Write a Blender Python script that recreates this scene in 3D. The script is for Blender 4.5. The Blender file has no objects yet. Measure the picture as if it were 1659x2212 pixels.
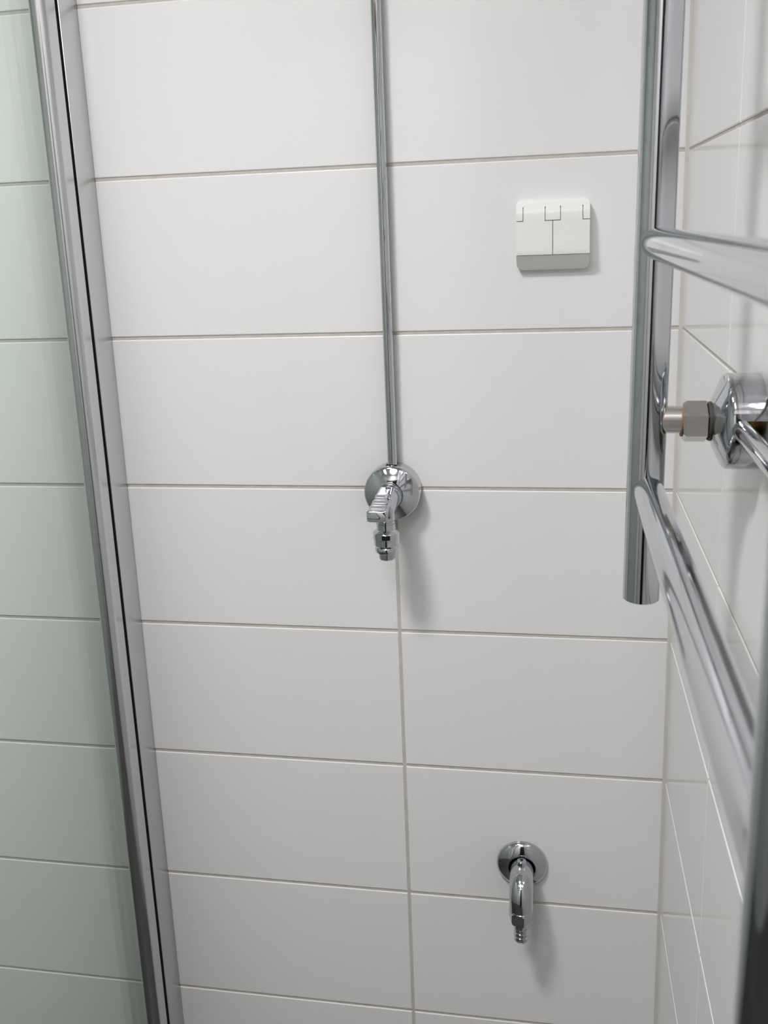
import bpy, math
from mathutils import Vector, Matrix

S = bpy.context.scene
COL = S.collection
Z0 = 1.72                      # height of the topmost visible tile joint above the floor

# ------------------------------------------------------------------ camera
def make_camera():
    yaw, pitch, roll = -0.1855, -0.2439, -0.0406
    fw = Vector((math.sin(yaw)*math.cos(pitch), math.cos(yaw)*math.cos(pitch), math.sin(pitch)))
    rt = Vector((math.cos(yaw), -math.sin(yaw), 0))
    up = rt.cross(fw)
    r2 = math.cos(roll)*rt + math.sin(roll)*up
    u2 = -math.sin(roll)*rt + math.cos(roll)*up
    c = bpy.data.cameras.new('camera')
    c.sensor_fit = 'VERTICAL'; c.sensor_height = 36.0; c.sensor_width = 27.0
    c.lens = 2084.18/2212*36.0
    c.shift_x = (829.5-812.77)/2212
    c.shift_y = (1001.46-1106.0)/2212
    c.clip_start = 0.02; c.clip_end = 50
    c.dof.use_dof = True; c.dof.focus_distance = 1.08; c.dof.aperture_fstop = c.lens/2.47
    o = bpy.data.objects.new('camera', c); COL.objects.link(o)
    m = Matrix.Identity(4)
    for i in range(3):
        m[i][0] = r2[i]; m[i][1] = u2[i]; m[i][2] = -fw[i]
    m[0][3], m[1][3], m[2][3] = -0.1514, -1.1958, -0.2719+Z0
    o.matrix_world = m
    S.camera = o
make_camera()

# ------------------------------------------------------------------ world, exposure
w = bpy.data.worlds.new('world'); S.world = w; w.use_nodes = True
w.node_tree.nodes['Background'].inputs[0].default_value = (.8, .85, .9, 1)
w.node_tree.nodes['Background'].inputs[1].default_value = 0.02
S.view_settings.view_transform = 'Standard'; S.view_settings.look = 'None'
S.view_settings.exposure = 0.0; S.view_settings.gamma = 1.0
S.view_settings.use_curve_mapping = False
S.cycles.max_bounces = 8; S.cycles.diffuse_bounces = 5; S.cycles.glossy_bounces = 5
S.cycles.transparent_max_bounces = 16; S.cycles.use_light_tree = False; S.cycles.adaptive_threshold = .05; S.cycles.adaptive_min_samples = 20
S.cycles.caustics_reflective = False; S.cycles.caustics_refractive = False
LAMP_COLOR = (1.0, .985, .985)     # position, radius, watts, beam angle of the two recessed ceiling lamps
LAMP_1 = ((-0.715, -0.98, 2.52), .15, 15.8, 134)
LAMP_2 = ((-0.45, -1.60, 2.52), .28, 4.1, 145)

# ------------------------------------------------------------------ materials
def srgb(*c):
    return tuple(x/12.92 if x <= .04045 else ((x+.055)/1.055)**2.4 for x in (v/255 for v in c))

def mat(name, col, rough=.4, metal=0.0, var=.03, scale=30, bump=0.0, bscale=200, spec=.5, coat=0.0):
    m = bpy.data.materials.new(name); m.use_nodes = True
    nt = m.node_tree; b = nt.nodes['Principled BSDF']
    tc = nt.nodes.new('ShaderNodeTexCoord')
    n = nt.nodes.new('ShaderNodeTexNoise'); n.inputs['Scale'].default_value = scale; n.inputs['Detail'].default_value = 1
    nt.links.new(tc.outputs['Object'], n.inputs['Vector'])
    mx = nt.nodes.new('ShaderNodeMix'); mx.data_type = 'RGBA'
    mx.inputs[6].default_value = tuple(max(0, c*(1-var)) for c in col)+(1,)
    mx.inputs[7].default_value = tuple(min(1, c*(1+var)) for c in col)+(1,)
    nt.links.new(n.outputs['Fac'], mx.inputs[0]); nt.links.new(mx.outputs[2], b.inputs['Base Color'])
    b.inputs['Roughness'].default_value = rough; b.inputs['Metallic'].default_value = metal
    b.inputs['Specular IOR Level'].default_value = spec
    b.inputs['Coat Weight'].default_value = coat
    if bump:
        n2 = nt.nodes.new('ShaderNodeTexNoise'); n2.inputs['Scale'].default_value = bscale; n2.inputs['Detail'].default_value = 0
        nt.links.new(tc.outputs['Object'], n2.inputs['Vector'])
        bp = nt.nodes.new('ShaderNodeBump'); bp.inputs['Strength'].default_value = bump; bp.inputs['Distance'].default_value = .001
        nt.links.new(n2.outputs['Fac'], bp.inputs['Height']); nt.links.new(bp.outputs['Normal'], b.inputs['Normal'])
    return m

TILE = mat('white_glazed_tile', (.80, .80, .80), .13, var=.006, scale=3, bump=.06, bscale=7)
GROUT = mat('beige_grout', (.53, .50, .465), .9, var=.12, scale=60, bump=.4, bscale=400)
JOINT = mat('corner_silicone', (.60, .575, .535), .6, var=.05, scale=20)
CHROME = mat('polished_chrome', (.545, .56, .585), .045, 1.0, var=.01, scale=8)
CHROME_OLD = mat('worn_nickel', (.62, .59, .56), .22, 1.0, var=.10, scale=120)
ALU = mat('satin_aluminium', (.62, .625, .63), .32, 1.0, var=.02, scale=14)
GASKET = mat('brown_rubber_gasket', (.045, .038, .032), .6, var=.2, scale=80)
FRAME = mat('polished_aluminium', (.62, .625, .635), .22, 1.0, var=.02, scale=14)
RUBBER = mat('black_rubber', (.004, .004, .004), .8, var=.1, scale=50, spec=.1)
DARK = mat('near_black', (.008, .008, .009), .6, var=.1, scale=50, spec=.2)
BRASS = mat('brass', (.55, .32, .10), .3, 1.0, var=.1, scale=60)
RUST = mat('brown_seal_tape', (.22, .13, .06), .6, var=.3, scale=200)
PLASTIC = mat('white_plastic', (.78, .78, .77), .32, var=.008, scale=20)
PAINT = mat('white_paint', (.80, .80, .79), .7, var=.02, scale=6)
FLOOR = mat('dark_brown_floor_tile', (.050, .045, .041), .35, var=.15, scale=12)
WOOD = mat('brown_door_wood', (.16, .09, .055), .4, var=.25, scale=9)
DOORW = mat('grey_door_paint', (.60, .60, .59), .4, var=.03, scale=5)

def wall_tile_paint(name, c=.8):      # walls outside the picture: tile pattern carried by the material
    m = bpy.data.materials.new(name); m.use_nodes = True; nt = m.node_tree; b = nt.nodes['Principled BSDF']
    tc = nt.nodes.new('ShaderNodeTexCoord'); mp = nt.nodes.new('ShaderNodeMapping')
    br = nt.nodes.new('ShaderNodeTexBrick'); br.offset = 0
    br.inputs['Color1'].default_value = (c, c, c*.985, 1); br.inputs['Color2'].default_value = (c*.985, c*.985, c*.97, 1)
    br.inputs['Mortar'].default_value = (c*.62, c*.58, c*.53, 1); br.inputs['Scale'].default_value = 1
    br.inputs['Mortar Size'].default_value = .002; br.inputs['Brick Width'].default_value = .403; br.inputs['Row Height'].default_value = .203
    nt.links.new(tc.outputs['UV'], mp.inputs['Vector']); nt.links.new(mp.outputs['Vector'], br.inputs['Vector'])
    nt.links.new(br.outputs['Color'], b.inputs['Base Color']); b.inputs['Roughness'].default_value = .15
    return m
TILEPAINT = wall_tile_paint('white_tiled_wall'); GREYTILE = wall_tile_paint('grey_tiled_wall', .42)

def glass_mat():
    m = bpy.data.materials.new('green_tinted_glass'); m.use_nodes = True; nt = m.node_tree
    for n in list(nt.nodes): nt.nodes.remove(n)
    out = nt.nodes.new('ShaderNodeOutputMaterial'); mix = nt.nodes.new('ShaderNodeMixShader')
    t = nt.nodes.new('ShaderNodeBsdfTransparent'); g = nt.nodes.new('ShaderNodeBsdfGlossy')
    ns = nt.nodes.new('ShaderNodeTexNoise'); ns.inputs['Scale'].default_value = 3
    mx = nt.nodes.new('ShaderNodeMix'); mx.data_type = 'RGBA'
    mx.inputs[6].default_value = (.935, .980, .952, 1); mx.inputs[7].default_value = (.940, .983, .957, 1)
    nt.links.new(ns.outputs['Fac'], mx.inputs[0]); nt.links.new(mx.outputs[2], t.inputs['Color'])
    g.inputs['Color'].default_value = (.9, .95, .92, 1); g.inputs['Roughness'].default_value = .02
    f = nt.nodes.new('ShaderNodeFresnel'); f.inputs['IOR'].default_value = 1.45
    ge = nt.nodes.new('ShaderNodeNewGeometry'); io = nt.nodes.new('ShaderNodeMix')
    io.inputs[2].default_value = 1.45; io.inputs[3].default_value = 1/1.45      # same reflectance on both faces of the pane
    nt.links.new(ge.outputs['Backfacing'], io.inputs[0]); nt.links.new(io.outputs[0], f.inputs['IOR'])
    nt.links.new(f.outputs[0], mix.inputs[0]); nt.links.new(t.outputs[0], mix.inputs[1]); nt.links.new(g.outputs[0], mix.inputs[2])
    nt.links.new(mix.outputs[0], out.inputs[0])
    return m
GLASS = glass_mat()

def lamp_mat():
    m = bpy.data.materials.new('lit_lamp_diffuser'); m.use_nodes = True; nt = m.node_tree
    b = nt.nodes['Principled BSDF']; b.inputs['Base Color'].default_value = (.9, .9, .9, 1)
    b.inputs['Emission Color'].default_value = LAMP_COLOR+(1,); b.inputs['Emission Strength'].default_value = 8
    return m
LAMPM = lamp_mat()

# ------------------------------------------------------------------ mesh helpers
def obj(name, me, m, parent=None, loc=None, rot=None):
    if m is not None and not me.materials: me.materials.append(m)
    o = bpy.data.objects.new(name, me); COL.objects.link(o)
    if parent: o.parent = parent
    if loc: o.location = loc
    if rot: o.rotation_euler = rot
    return o

def mesh(name, v, f, smooth=None):
    me = bpy.data.meshes.new(name); me.from_pydata([tuple(p) for p in v], [], f); me.update()
    if smooth is not None:
        for p in me.polygons: p.use_smooth = True
        me.set_sharp_from_angle(angle=math.radians(smooth))
    return me

def tag(o, label=None, cat=None, group=None, kind=None):
    if label: o['label'] = label
    if cat: o['category'] = cat
    if group: o['group'] = group
    if kind: o['kind'] = kind
    return o

def empty(name, loc, rot=(0, 0, 0)):
    o = bpy.data.objects.new(name, None); o.empty_display_size = .02; COL.objects.link(o)
    o.location = loc; o.rotation_euler = rot
    return o

def boxm(x0, x1, y0, y1, z0, z1, uv=False):
    v = [(x0, y0, z0), (x1, y0, z0), (x1, y1, z0), (x0, y1, z0), (x0, y0, z1), (x1, y0, z1), (x1, y1, z1), (x0, y1, z1)]
    f = [(0, 3, 2, 1), (4, 5, 6, 7), (0, 1, 5, 4), (1, 2, 6, 5), (2, 3, 7, 6), (3, 0, 4, 7)]
    me = mesh('box', v, f)
    if uv:
        L = me.uv_layers.new(name='uv')
        for p in me.polygons:
            for li in p.loop_indices:
                c = me.vertices[me.loops[li].vertex_index].co
                L.data[li].uv = (c.x+c.y, c.z)
    return me

def bevbox(x0, x1, y0, y1, z0, z1, b=.001, seg=2):
    import bmesh
    bm = bmesh.new()
    bmesh.ops.create_cube(bm, size=1)
    for q in bm.verts:
        q.co = Vector((x0+(q.co.x+.5)*(x1-x0), y0+(q.co.y+.5)*(y1-y0), z0+(q.co.z+.5)*(z1-z0)))
    bmesh.ops.bevel(bm, geom=bm.edges[:], offset=b, segments=seg, profile=.5, affect='EDGES')
    me = bpy.data.meshes.new('bevbox'); bm.to_mesh(me); bm.free()
    for p in me.polygons: p.use_smooth = True
    me.set_sharp_from_angle(angle=math.radians(40))
    return me

AX = {'-y': (Vector((0, -1, 0)), Vector((1, 0, 0)), Vector((0, 0, 1))),
      '-x': (Vector((-1, 0, 0)), Vector((0, -1, 0)), Vector((0, 0, 1))),
      'z': (Vector((0, 0, 1)), Vector((1, 0, 0)), Vector((0, 1, 0))),
      '-z': (Vector((0, 0, -1)), Vector((1, 0, 0)), Vector((0, -1, 0)))}

def lathe(profile, axis='-y', n=64, cap=True, smooth=30, hole=None, a0=0.0):
    """profile: (radius, distance along the axis); hole(angle, d0, d1) -> leave that face out"""
    A, U, W = AX[axis]
    v = []; f = []
    for r, d in profile:
        for k in range(n):
            a = a0+2*math.pi*k/n
            v.append(A*d+U*(r*math.cos(a))+W*(r*math.sin(a)))
    for i in range(len(profile)-1):
        for k in range(n):
            a = a0+2*math.pi*(k+.5)/n
            if hole and hole(a, profile[i][1], profile[i+1][1]): continue
            k2 = (k+1) % n
            f.append((i*n+k, i*n+k2, (i+1)*n+k2, (i+1)*n+k))
    if cap:
        f.append(tuple(reversed(range(n)))); m = (len(profile)-1)*n
        f.append(tuple(m+k for k in range(n)))
    me = mesh('lathe', v, f, smooth)
    import bmesh
    bm = bmesh.new(); bm.from_mesh(me); bmesh.ops.recalc_face_normals(bm, faces=bm.faces[:]); bm.to_mesh(me); bm.free()
    return me

def tube(path, r, n=32, cap=True, smooth=40):
    v = []; f = []; P = [Vector(p) for p in path]
    ref = None
    for i, p in enumerate(P):
        t = (P[min(i+1, len(P)-1)]-P[max(i-1, 0)]).normalized()
        if ref is None:
            ref = Vector((1, 0, 0)) if abs(t.x) < .9 else Vector((0, 0, 1))
        u = (ref-t*ref.dot(t)).normalized(); w_ = t.cross(u); ref = u
        for k in range(n):
            a = 2*math.pi*k/n
            v.append(p+u*(r*math.cos(a))+w_*(r*math.sin(a)))
    for i in range(len(P)-1):
        for k in range(n):
            k2 = (k+1) % n
            f.append((i*n+k, i*n+k2, (i+1)*n+k2, (i+1)*n+k))
    if cap:
        f.append(tuple(reversed(range(n)))); m = (len(P)-1)*n; f.append(tuple(m+k for k in range(n)))
    return mesh('tube', v, f, smooth)

def prism(outline, z0, z1, smooth=30):
    n = len(outline)
    v = [(x, y, z0) for x, y in outline]+[(x, y, z1) for x, y in outline]
    f = [(k, (k+1) % n, n+(k+1) % n, n+k) for k in range(n)]+[tuple(reversed(range(n))), tuple(range(n, 2*n))]
    me = mesh('prism', v, f, smooth)
    import bmesh
    bm = bmesh.new(); bm.from_mesh(me); bmesh.ops.recalc_face_normals(bm, faces=bm.faces[:]); bm.to_mesh(me); bm.free()
    return me

# ------------------------------------------------------------------ the room shell
ROOM_L, ROOM_F, CEIL = -1.72, -2.0, 2.56
def structure(name, me, m, label):
    return tag(obj(name, me, m), label, kind='structure')

PROUD = .0012
wall_back = structure('wall_back', boxm(ROOM_L-.1, .1, PROUD, .1, 0, CEIL), GROUT, 'white tiled wall carrying the taps and the socket')
wall_right = structure('wall_right', boxm(PROUD, .1, ROOM_F-.1, .0, 0, CEIL), GROUT, 'white tiled side wall behind the chrome towel rail')
structure('wall_left', boxm(ROOM_L-.1, ROOM_L, ROOM_F, 0, 0, CEIL, True), GREYTILE, 'grey tiled wall of the shower side')
structure('wall_front', boxm(ROOM_L-.1, .1, ROOM_F-.1, ROOM_F, 0, CEIL, True), TILEPAINT, 'white tiled wall with the door')
structure('floor', boxm(ROOM_L-.1, .1, ROOM_F-.1, .1, -.1, 0), FLOOR, 'dark brown bathroom floor')
structure('ceiling', boxm(ROOM_L-.1, .1, ROOM_F-.1, .1, CEIL, CEIL+.1), PAINT, 'white painted ceiling')

# tiles: every tile is a piece of its wall
JW = .0042                                           # joint width
rows = [Z0+z for z in (-.0015, -.2046, -.4065, -.6078, -.8084, -1.0114, -1.2184, -1.4253)]
while rows[0] < CEIL-.05: rows.insert(0, rows[0]+.203)
while rows[-1] > .06: rows.append(rows[-1]-.206)
rows[0] = min(rows[0], CEIL+JW/2); rows[-1] = max(rows[-1], -JW/2)
tile_cache = {}
def tile_mesh(wd, h):
    key = (round(wd, 4), round(h, 4))
    if key in tile_cache: return tile_cache[key]
    rings = [(0, .006), (0, .0010), (.00035, .0004), (.0012, 0)]   # inset, depth behind the glaze
    v = []; f = []
    for ins, d in rings:
        a, b = wd/2-ins, h/2-ins
        v += [(-a, d, -b), (a, d, -b), (a, d, b), (-a, d, b)]
    for i in range(3):
        for k in range(4):
            f.append((4*i+k, 4*i+(k+1) % 4, 4*i+4+(k+1) % 4, 4*i+4+k))
    f.append((12, 13, 14, 15)); f.append((3, 2, 1, 0))
    me = mesh('tile', v, f); me.materials.append(TILE); tile_cache[key] = me
    return me
xj = [0.0, -.3529]
while xj[-1] > ROOM_L: xj.append(xj[-1]-.403)
xj[-1] = ROOM_L
yj = [0.0, -.317]
while yj[-1] > ROOM_F: yj.append(yj[-1]-.403)
yj[-1] = ROOM_F
for i in range(len(rows)-1):
    zt, zb = rows[i], rows[i+1]; zc, h = (zt+zb)/2, zt-zb-JW
    for k in range(len(xj)-1):
        xr = xj[k]-(.0030 if k == 0 else JW/2); xl = xj[k+1]+JW/2
        obj('tile', tile_mesh(xr-xl, h), TILE, wall_back, ((xr+xl)/2, 0, zc))
    for k in range(len(yj)-1):
        ya = yj[k]-(.0016 if k == 0 else .0015); yb = yj[k+1]+.0015
        obj('tile', tile_mesh(ya-yb, h+.0010), TILE, wall_right, (0, (ya+yb)/2, zc), (0, 0, -math.pi/2))
# silicone bead in the corner
obj('corner_joint', prism([(.004, .004), (-.0040, .004), (-.0038, .0004), (-.0014, -.0006), (.0004, -.0020), (.004, -.0026)], 0, CEIL), JOINT, wall_back)

# door in the wall behind the photographer, added for the chrome reflections: its black panel stands in for the viewer
d = empty('door_1', (-.70, ROOM_F, 0)); tag(d, 'added grey sliding door with a black panel standing in for the viewer', kind='structure')
obj('door_leaf', bevbox(-.30, .28, .0, .035, .01, 2.02, .004), DOORW, d)
obj('viewer_stand_in', boxm(.28, .67, -.02, .004, .0, 2.02), DARK, d)
for x0, x1, z0, z1 in ((-.37, -.30, 0, 2.1), (.67, .695, 0, 2.1), (-.37, .695, 2.025, 2.1)):
    obj('door_frame', bevbox(x0, x1, .0, .05, z0, z1, .004), WOOD, d)

# ceiling lamp
def ceiling_lamp(lamp, label):
    pos, R, watts, beam = lamp
    r = empty('ceiling_lamp', pos); tag(r, label, 'lamp')
    obj('housing', lathe([(R+.02, -.03), (R+.02, .0), (R+.012, .004), (R+.001, .004), (R+.001, -.03)], '-z', 48, cap=False), PAINT, r)
    obj('diffuser', lathe([(R, -.02), (R, .002), (R*.6, .004)], '-z', 48), LAMPM, r)
    L = bpy.data.lights.new('lamp_light', 'AREA'); L.shape = 'DISK'; L.size = 2*R; L.energy = watts; L.color = LAMP_COLOR; L.spread = math.radians(beam)
    o = bpy.data.objects.new('lamp_light', L); COL.objects.link(o); o.parent = r; o.location = (0, 0, -.007)
ceiling_lamp(LAMP_1, 'smaller round ceiling lamp above the shower screen, lit')
ceiling_lamp(LAMP_2, 'large round ceiling lamp behind the viewer, lit')

# ------------------------------------------------------------------ shower screen
def shower_screen():
    r = empty('shower_screen', (-.724, 0, 0))
    tag(r, 'green tinted glass shower screen in a satin aluminium frame', 'shower screen')
    top = 1.90
    # wall channel: face at x = 0 of the screen
    obj('wall_channel', bevbox(-.030, 0, -.048, -.0, .01, top, .0012), ALU, r)
    obj('black_seal', boxm(-.028, -.0012, -.0585, -.046, .01, top), RUBBER, r)
    # door frame: flat flank, half-round nose
    o = [(-.0305, -.0565), (-.0006, -.0565), (0, -.0575)]
    for k in range(0, 25):
        a = -math.pi*k/24
        o.append((-.0115+.0115*math.cos(a), -.0738+.0115*math.sin(a)))
    o += [(-.0230, -.0615), (-.0305, -.0615)]
    obj('door_frame', prism(o, .012, top, 25), FRAME, r)
    obj('glass_pane', bevbox(-.0295, -.0235, -.98, -.0585, .02, top-.01, .0008, 1), GLASS, r)
shower_screen()

# ------------------------------------------------------------------ shared rosette of tap and towel rail
ROS = [(.0360, .0), (.0362, .002), (.0362, .0215), (.0358, .0235), (.0347, .0251), (.0330, .0263),
       (.0170, .0337), (.0158, .0340), (.0140, .0338), (.0100, .0330)]

# ------------------------------------------------------------------ riser pipe
TX, TZ = -.3529, Z0-.6078
pipe = obj('riser_pipe', tube([(0, 0, 0), (0, 0, CEIL-TZ-.031)], .0061, 32), CHROME, None, (TX+.0006, -.0135, TZ+.030))
tag(pipe, 'thin chrome water pipe running up the white tiles above the tap', 'pipe')

# ------------------------------------------------------------------ washing machine tap
def loft(sections, smooth=35):
    n = len(sections[0]); v = [p for s in sections for p in s]; f = []
    for i in range(len(sections)-1):
        for k in range(n):
            f.append((i*n+k, i*n+(k+1) % n, (i+1)*n+(k+1) % n, (i+1)*n+k))
    f.append(tuple(reversed(range(n)))); m = (len(sections)-1)*n; f.append(tuple(m+k for k in range(n)))
    me = mesh('loft', v, f, smooth)
    import bmesh
    bm = bmesh.new(); bm.from_mesh(me); bmesh.ops.recalc_face_normals(bm, faces=bm.faces[:]); bm.to_mesh(me); bm.free()
    return me

def rrect(x0, x1, z0, z1, y, r, seg=4):
    pts = []
    for cx, cz, a0 in ((x1-r, z1-r, 0), (x0+r, z1-r, 90), (x0+r, z0+r, 180), (x1-r, z0+r, 270)):
        for k in range(seg+1):
            a = math.radians(a0+90*k/seg)
            pts.append((cx+r*math.cos(a), y, cz+r*math.sin(a)))
    return pts

def water_tap():
    r = empty('water_tap', (TX, 0, TZ))
    tag(r, 'chrome appliance tap on a round rosette at the foot of the long pipe', 'tap')
    slot = lambda a, d0, d1: abs(a-math.pi/2) < .19 and d1 < .0225
    obj('rosette', lathe(ROS, '-y', 96, cap=False, smooth=30, hole=slot), CHROME, r)
    vb = []
    for y, cx, cz, q in ((-.030, 0, 0, .0125), (-.046, 0, 0, .0140), (-.052, .0004, -.0012, .0132), (-.060, .0008, -.0030, .0118), (-.070, .0004, -.0068, .0112), (-.0765, .0, -.0090, .0108), (-.0790, .0, -.0095, .0095), (-.0800, .0, -.0098, .0070)):
        vb.append([(cx+q*math.cos(2*math.pi*k/48), y, cz+q*math.sin(2*math.pi*k/48)) for k in range(48)])
    obj('valve_body', loft(vb, 40), CHROME, r)
    obj('collar', lathe([(.0140, .0325), (.0150, .0335), (.0152, .0345), (.0152, .0440), (.0146, .0455), (.0125, .0465)], '-y', 64, cap=False), CHROME, r)
    # lever: grooved grip on the front of the valve
    secs = []
    N = 36
    for i in range(N+1):
        t = i/N; y = -.0450-.0500*t
        xl = -.0124-.0078*t; xr = .0092-.0040*t
        zt = .0138-.0168*t; zb = -.0030-.0145*t
        if .30 < t < .97:
            zt += .0011*(math.cos((t-.30)/.67*3.0*2*math.pi)-1)*.5
        rr = .0030
        if i == N: xl += .0012; xr -= .0012; zt -= .0012; zb += .0012
        secs.append(rrect(xl, xr, zb, zt, y, rr))
    obj('handle', loft(secs, 38), CHROME, r)
    # outlet with vacuum breaker, hanging down
    oy, ox = -.0695, -.0008
    obj('outlet_neck', lathe([(.0090, .008), (.0114, .012), (.0116, .0205), (.0110, .0212), (.0110, .0222), (.0117, .0227), (.0117, .0238), (.0110, .0243), (.0110, .027)], '-z', 48), CHROME, r, (ox, oy, 0))
    br = obj('vacuum_breaker', lathe([(.0108, .0250), (.0118, .0254), (.0119, .0326), (.0160, .0358), (.0166, .0368), (.0166, .0440), (.0160, .0447),
                                  (.0160, .0522), (.0146, .0545), (.0133, .0549)], '-z', 64), CHROME, r, (ox, oy, 0))
    vs = []
    fs = []
    for k in range(9):
        a = math.radians(-90+8-18+36*k/8)
        for rr, z in ((.0167, -.0371), (.0167, -.0430), (.0155, -.0430), (.0155, -.0371)):
            vs.append((rr*math.cos(a), rr*math.sin(a), z))
    for k in range(8):
        for q in range(4):
            fs.append((4*k+q, 4*k+(q+1) % 4, 4*k+4+(q+1) % 4, 4*k+4+q))
    fs += [(0, 3, 2, 1), (32, 33, 34, 35)]
    obj('air_slot', mesh('slot', vs, fs, 30), DARK, br)
    obj('flange', lathe([(.0128, .0537), (.0143, .0555), (.0148, .0567), (.0148, .0602), (.0140, .0620), (.0098, .0632)], '-z', 64), CHROME, r, (ox, oy, 0))
    th = [(.0096, .0620)]
    z = .0635
    for k in range(4):
        th += [(.0101, z), (.0101, z+.0009), (.0092, z+.0014), (.0092, z+.0018)]; z += .0021
    th += [(.0085, z+.0003), (.0070, z+.0003), (.0070, z-.006)]
    obj('threaded_end', lathe(th, '-z', 48), CHROME, r, (ox, oy, 0))
water_tap()

# ------------------------------------------------------------------ drain spout
def drain_spout():
    X, Z = -.1899, Z0-1.1545
    r = empty('drain_spout', (X, 0, Z))
    tag(r, 'chrome elbow spout with barbed hose end low on the wall', 'spout')
    obj('rosette', lathe([(.0350, .0), (.0354, .001), (.0354, .0025), (.0346, .0045), (.0325, .0068), (.029, .0090), (.0245, .0112), (.0200, .0130), (.0188, .0131), (.0180, .0122), (.0178, .0015)], '-y', 96, cap=False), CHROME, r)
    obj('wall_sleeve', lathe([(.0190, .0008), (.0150, .0010)], '-y', 48, cap=False), GASKET, r)
    R = .0275; path = [(0, -.004, 0), (0, -.012, 0), (0, -.0225, 0)]
    for k in range(1, 17):
        a = math.pi/2*k/16
        path.append((0, -.0225-R*math.sin(a), -R+R*math.cos(a)))
    yo = -.0225-R
    path += [(0, yo, -.031), (0, yo, -.0385)]
    obj('elbow', tube(path, .0162, 48), CHROME, r)
    s = obj('vent_screw', lathe([(.0068, -.014), (.0068, .0008), (.0064, .0022), (.0054, .0030), (.0022, .0030)], 'z', 32, cap=True), CHROME, r, (0, -.0230, .0182))
    obj('screw_socket', lathe([(.0020, .0020), (.0020, .0033)], 'z', 6), DARK, s)
    hexa = lambda q, z: (q, z)
    hx = []
    for q, z in ((.0165, .0355), (.0176, .0370), (.0176, .0500), (.0150, .0548)):
        hx.append((q, z))
    n = lathe(hx, '-z', 6, smooth=20, a0=math.radians(15))
    obj('hex_nut', n, CHROME, r, (0, yo, 0))
    obj('nut_collar', lathe([(.0160, .0340), (.0166, .0346), (.0166, .0362), (.0155, .0372)], '-z', 48), CHROME, r, (0, yo, 0))
    pr = [(.0095, .0525), (.0095, .0640)]
    z = .0640
    for k in range(3):
        pr += [(.0099, z), (.0098, z+.0012), (.0089, z+.0062)]; z += .0066
    pr += [(.0097, z), (.0090, z+.0012), (.0075, z+.0012), (.006, z+.0012)]
    obj('hose_barb', lathe(pr, '-z', 48, smooth=25), CHROME, r, (0, yo, 0))
drain_spout()

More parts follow.
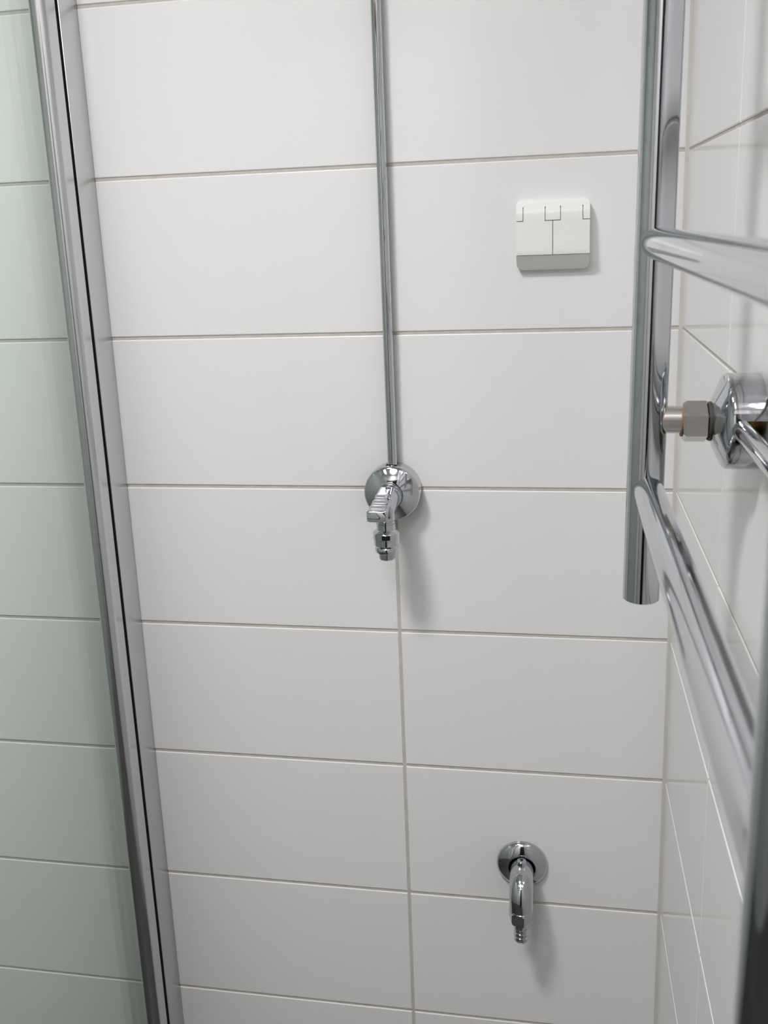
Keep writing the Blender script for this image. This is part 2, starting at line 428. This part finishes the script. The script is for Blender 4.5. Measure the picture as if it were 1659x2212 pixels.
# ------------------------------------------------------------------ double socket with hinged lids
def wall_socket():
    X, ZT, ZB = -.1515, -.2530, -.3335
    H = .0423
    zmid = (ZT+ZB)/2
    r = empty('wall_socket', (X, 0, Z0+zmid))
    tag(r, 'white double wall socket with two closed splash lids', 'socket')
    top, bot = ZT-zmid, ZB-zmid
    zl = -.3155-zmid                 # lower edge of the lids
    prof = [(top, .0060), (top-.0030, .0105), (top-.0125, .0165), (top-.0145, .0171), (zl+.001, .0212), (zl, .0209), (zl-.0005, .0204), (bot+.004, .0108), (bot+.001, .0085), (bot, .0070)]
    def depth(z):
        for (z1, d1), (z2, d2) in zip(prof, prof[1:]):
            if z <= z1 and z >= z2: return d1+(d2-d1)*(z1-z)/(z1-z2) if z1 > z2 else d1
        return prof[-1][1]
    def half(z):
        rt, rb = .0055, .0080
        if z > top-rt: q = z-(top-rt); return H-rt+math.sqrt(max(0, rt*rt-q*q))
        if z < bot+rb: q = (bot+rb)-z; return H-rb+math.sqrt(max(0, rb*rb-q*q))
        return H
    def skin(xs, zs, inside, lift, thick):
        """shell over the profile: cells of an x-z grid, closed at its outline down to -thick"""
        v = []; idx = {}; f = []
        def P(i, j, lv):
            k = (i, j, lv)
            if k not in idx:
                z = zs[j]; x = xs[i]; hw = half(z)
                x = max(-hw, min(hw, x))
                yy = depth(z)+lift
                idx[k] = len(v); v.append((x, -(yy if lv == 0 else max(0.0, yy-thick)), z))
            return idx[k]
        cell = {(i, j) for i in range(len(xs)-1) for j in range(len(zs)-1) if inside((xs[i]+xs[i+1])/2, (zs[j]+zs[j+1])/2)}
        for i, j in cell:
            f.append((P(i, j, 0), P(i+1, j, 0), P(i+1, j+1, 0), P(i, j+1, 0)))
            f.append((P(i, j, 1), P(i, j+1, 1), P(i+1, j+1, 1), P(i+1, j, 1)))
            for di, dj, a, b in ((-1, 0, (i, j), (i, j+1)), (1, 0, (i+1, j+1), (i+1, j)), (0, -1, (i+1, j), (i, j)), (0, 1, (i, j+1), (i+1, j+1))):
                if (i+di, j+dj) not in cell:
                    f.append((P(*a, 0), P(*b, 0), P(*b, 1), P(*a, 1)))
        me = mesh('skin', v, f)
        import bmesh
        bm = bmesh.new(); bm.from_mesh(me); bmesh.ops.recalc_face_normals(bm, faces=bm.faces[:])
        bm.to_mesh(me); bm.free()
        for p in me.polygons: p.use_smooth = True
        me.set_sharp_from_angle(angle=math.radians(28))
        return me
    g = .00050                       # half a gap
    nt = .0152; nc = -.0012          # hinge block: height below the top edge / inner x offsets
    hx_l, hx_r, hc = -H+.0080, H-.0080, .0088
    zh_l = top-.0235
    zs = sorted({top-.0055*(1-math.cos(math.radians(a))) for a in range(0, 91, 15)} | {bot+.008*(1-math.cos(math.radians(a))) for a in range(0, 91, 15)} |
                {z for z, _ in prof} | {zh_l+g, zh_l-g, top-.0075, zl+.0004} | {top-.0145-(top-.0145-zl)*k/8 for k in range(1, 8)})
    xs = sorted({-H, -H+.003, -H+.0055, hx_l-g, hx_l+g, -.030, -.020, -hc-g, -hc+g, -g, g, hc-g, hc+g, .020, .030, hx_r-g, hx_r+g, H-.0055, H-.003, H})
    def hinge(x, z):
        return z > zh_l and z < top-.0075
    def is_block(x, z, grow):
        s = g*grow
        return z > zh_l-s and z < top-.0075 and (x < hx_l+s or x > hx_r-s or abs(x) < hc+s)
    obj('base', skin([-H, -.030, -.015, 0, .015, .030, H], zs, lambda x, z: True, -.0032, .05), PLASTIC, r)
    lid = lambda sgn: (lambda x, z: x*sgn > g and zl-.0001 < z < top-.0075 and not is_block(x, z, 1))
    for sgn in (-1, 1):
        obj('lid', skin(xs, zs, lid(sgn), 0, .0034), PLASTIC, r)
    for test in (lambda x: x < hx_l-g, lambda x: abs(x) < hc-g, lambda x: x > hx_r+g):
        obj('hinge', skin(xs, zs, lambda x, z, t=test: t(x) and zh_l+g < z < top-.0075, 0, .0034), PLASTIC, r)
    obj('top_edge', skin(xs, zs, lambda x, z: z > top-.0075, 0, .0034), PLASTIC, r)
    obj('lower_lip', skin(xs, zs, lambda x, z: z < zl-.0006, -.0002, .0031), PLASTIC, r)
wall_socket()

# ------------------------------------------------------------------ towel rail
PX, PY = -.081, -.45
def towel_rail():
    zb = Z0-.571
    r = empty('towel_rail', (PX, PY, zb), (0, .010, 0))
    tag(r, 'chrome ladder towel rail in front of the side wall', 'towel rail')
    y2 = -.932-PY
    top = 1.0
    for y in (0, y2):
        obj('post', lathe([(.0105, .0), (.0134, .0002), (.0142, .0010), (.0142, top-.001), (.0134, top)], 'z', 64), CHROME, r, (0, y, 0))
    for z in (-.4787, -.2940, -.1110, .0720):
        obj('rung', tube([(0, -.006, 0), (0, y2+.006, 0)], .0115, 48), CHROME, r, (.0015, 0, z+.571))
    for y in (0, y2):
        obj('connection_stub', lathe([(.0104, -.030), (.0104, -.002)], '-x', 32), CHROME_OLD, r, (0, y, .146))
towel_rail()

def pipe_coupling(y, label):
    r = empty('pipe_coupling', (0, y, Z0-.4265)); tag(r, label, 'pipe coupling')
    slot = lambda a, d0, d1: math.cos(a) > .0 and abs(math.sin(a)+.03) < .20 and d1 < .0225
    obj('rosette', lathe(ROS, '-x', 96, cap=False, hole=slot), CHROME, r)
    obj('gasket', lathe([(.0142, .0325), (.0149, .0332), (.0149, .0352), (.0142, .0362)], '-x', 48), GASKET, r)
    obj('union_nut', lathe([(.0140, .0360), (.0160, .0375), (.0160, .0520), (.0138, .0545)], '-x', 6, smooth=20, a0=math.radians(26)), CHROME_OLD, r)
    obj('seal_ring', lathe([(.0100, .0540), (.0116, .0543), (.0116, .0556), (.0100, .0558)], '-x', 32), RUST, r)
    obj('brass_insert', lathe([(.013, .0), (.013, .020), (.009, .021)], '-x', 32), BRASS, r)
pipe_coupling(PY, 'chrome coupling with hex nut joining the far post to the side wall')

sp = obj('supply_pipe', tube([(0, 0, 0), (0, -.43, 0)], .0072, 32), CHROME, None, (-.0172, PY-.018, Z0-.4262))
tag(sp, 'thin chrome pipe leaving the wall coupling along the side wall', 'pipe')
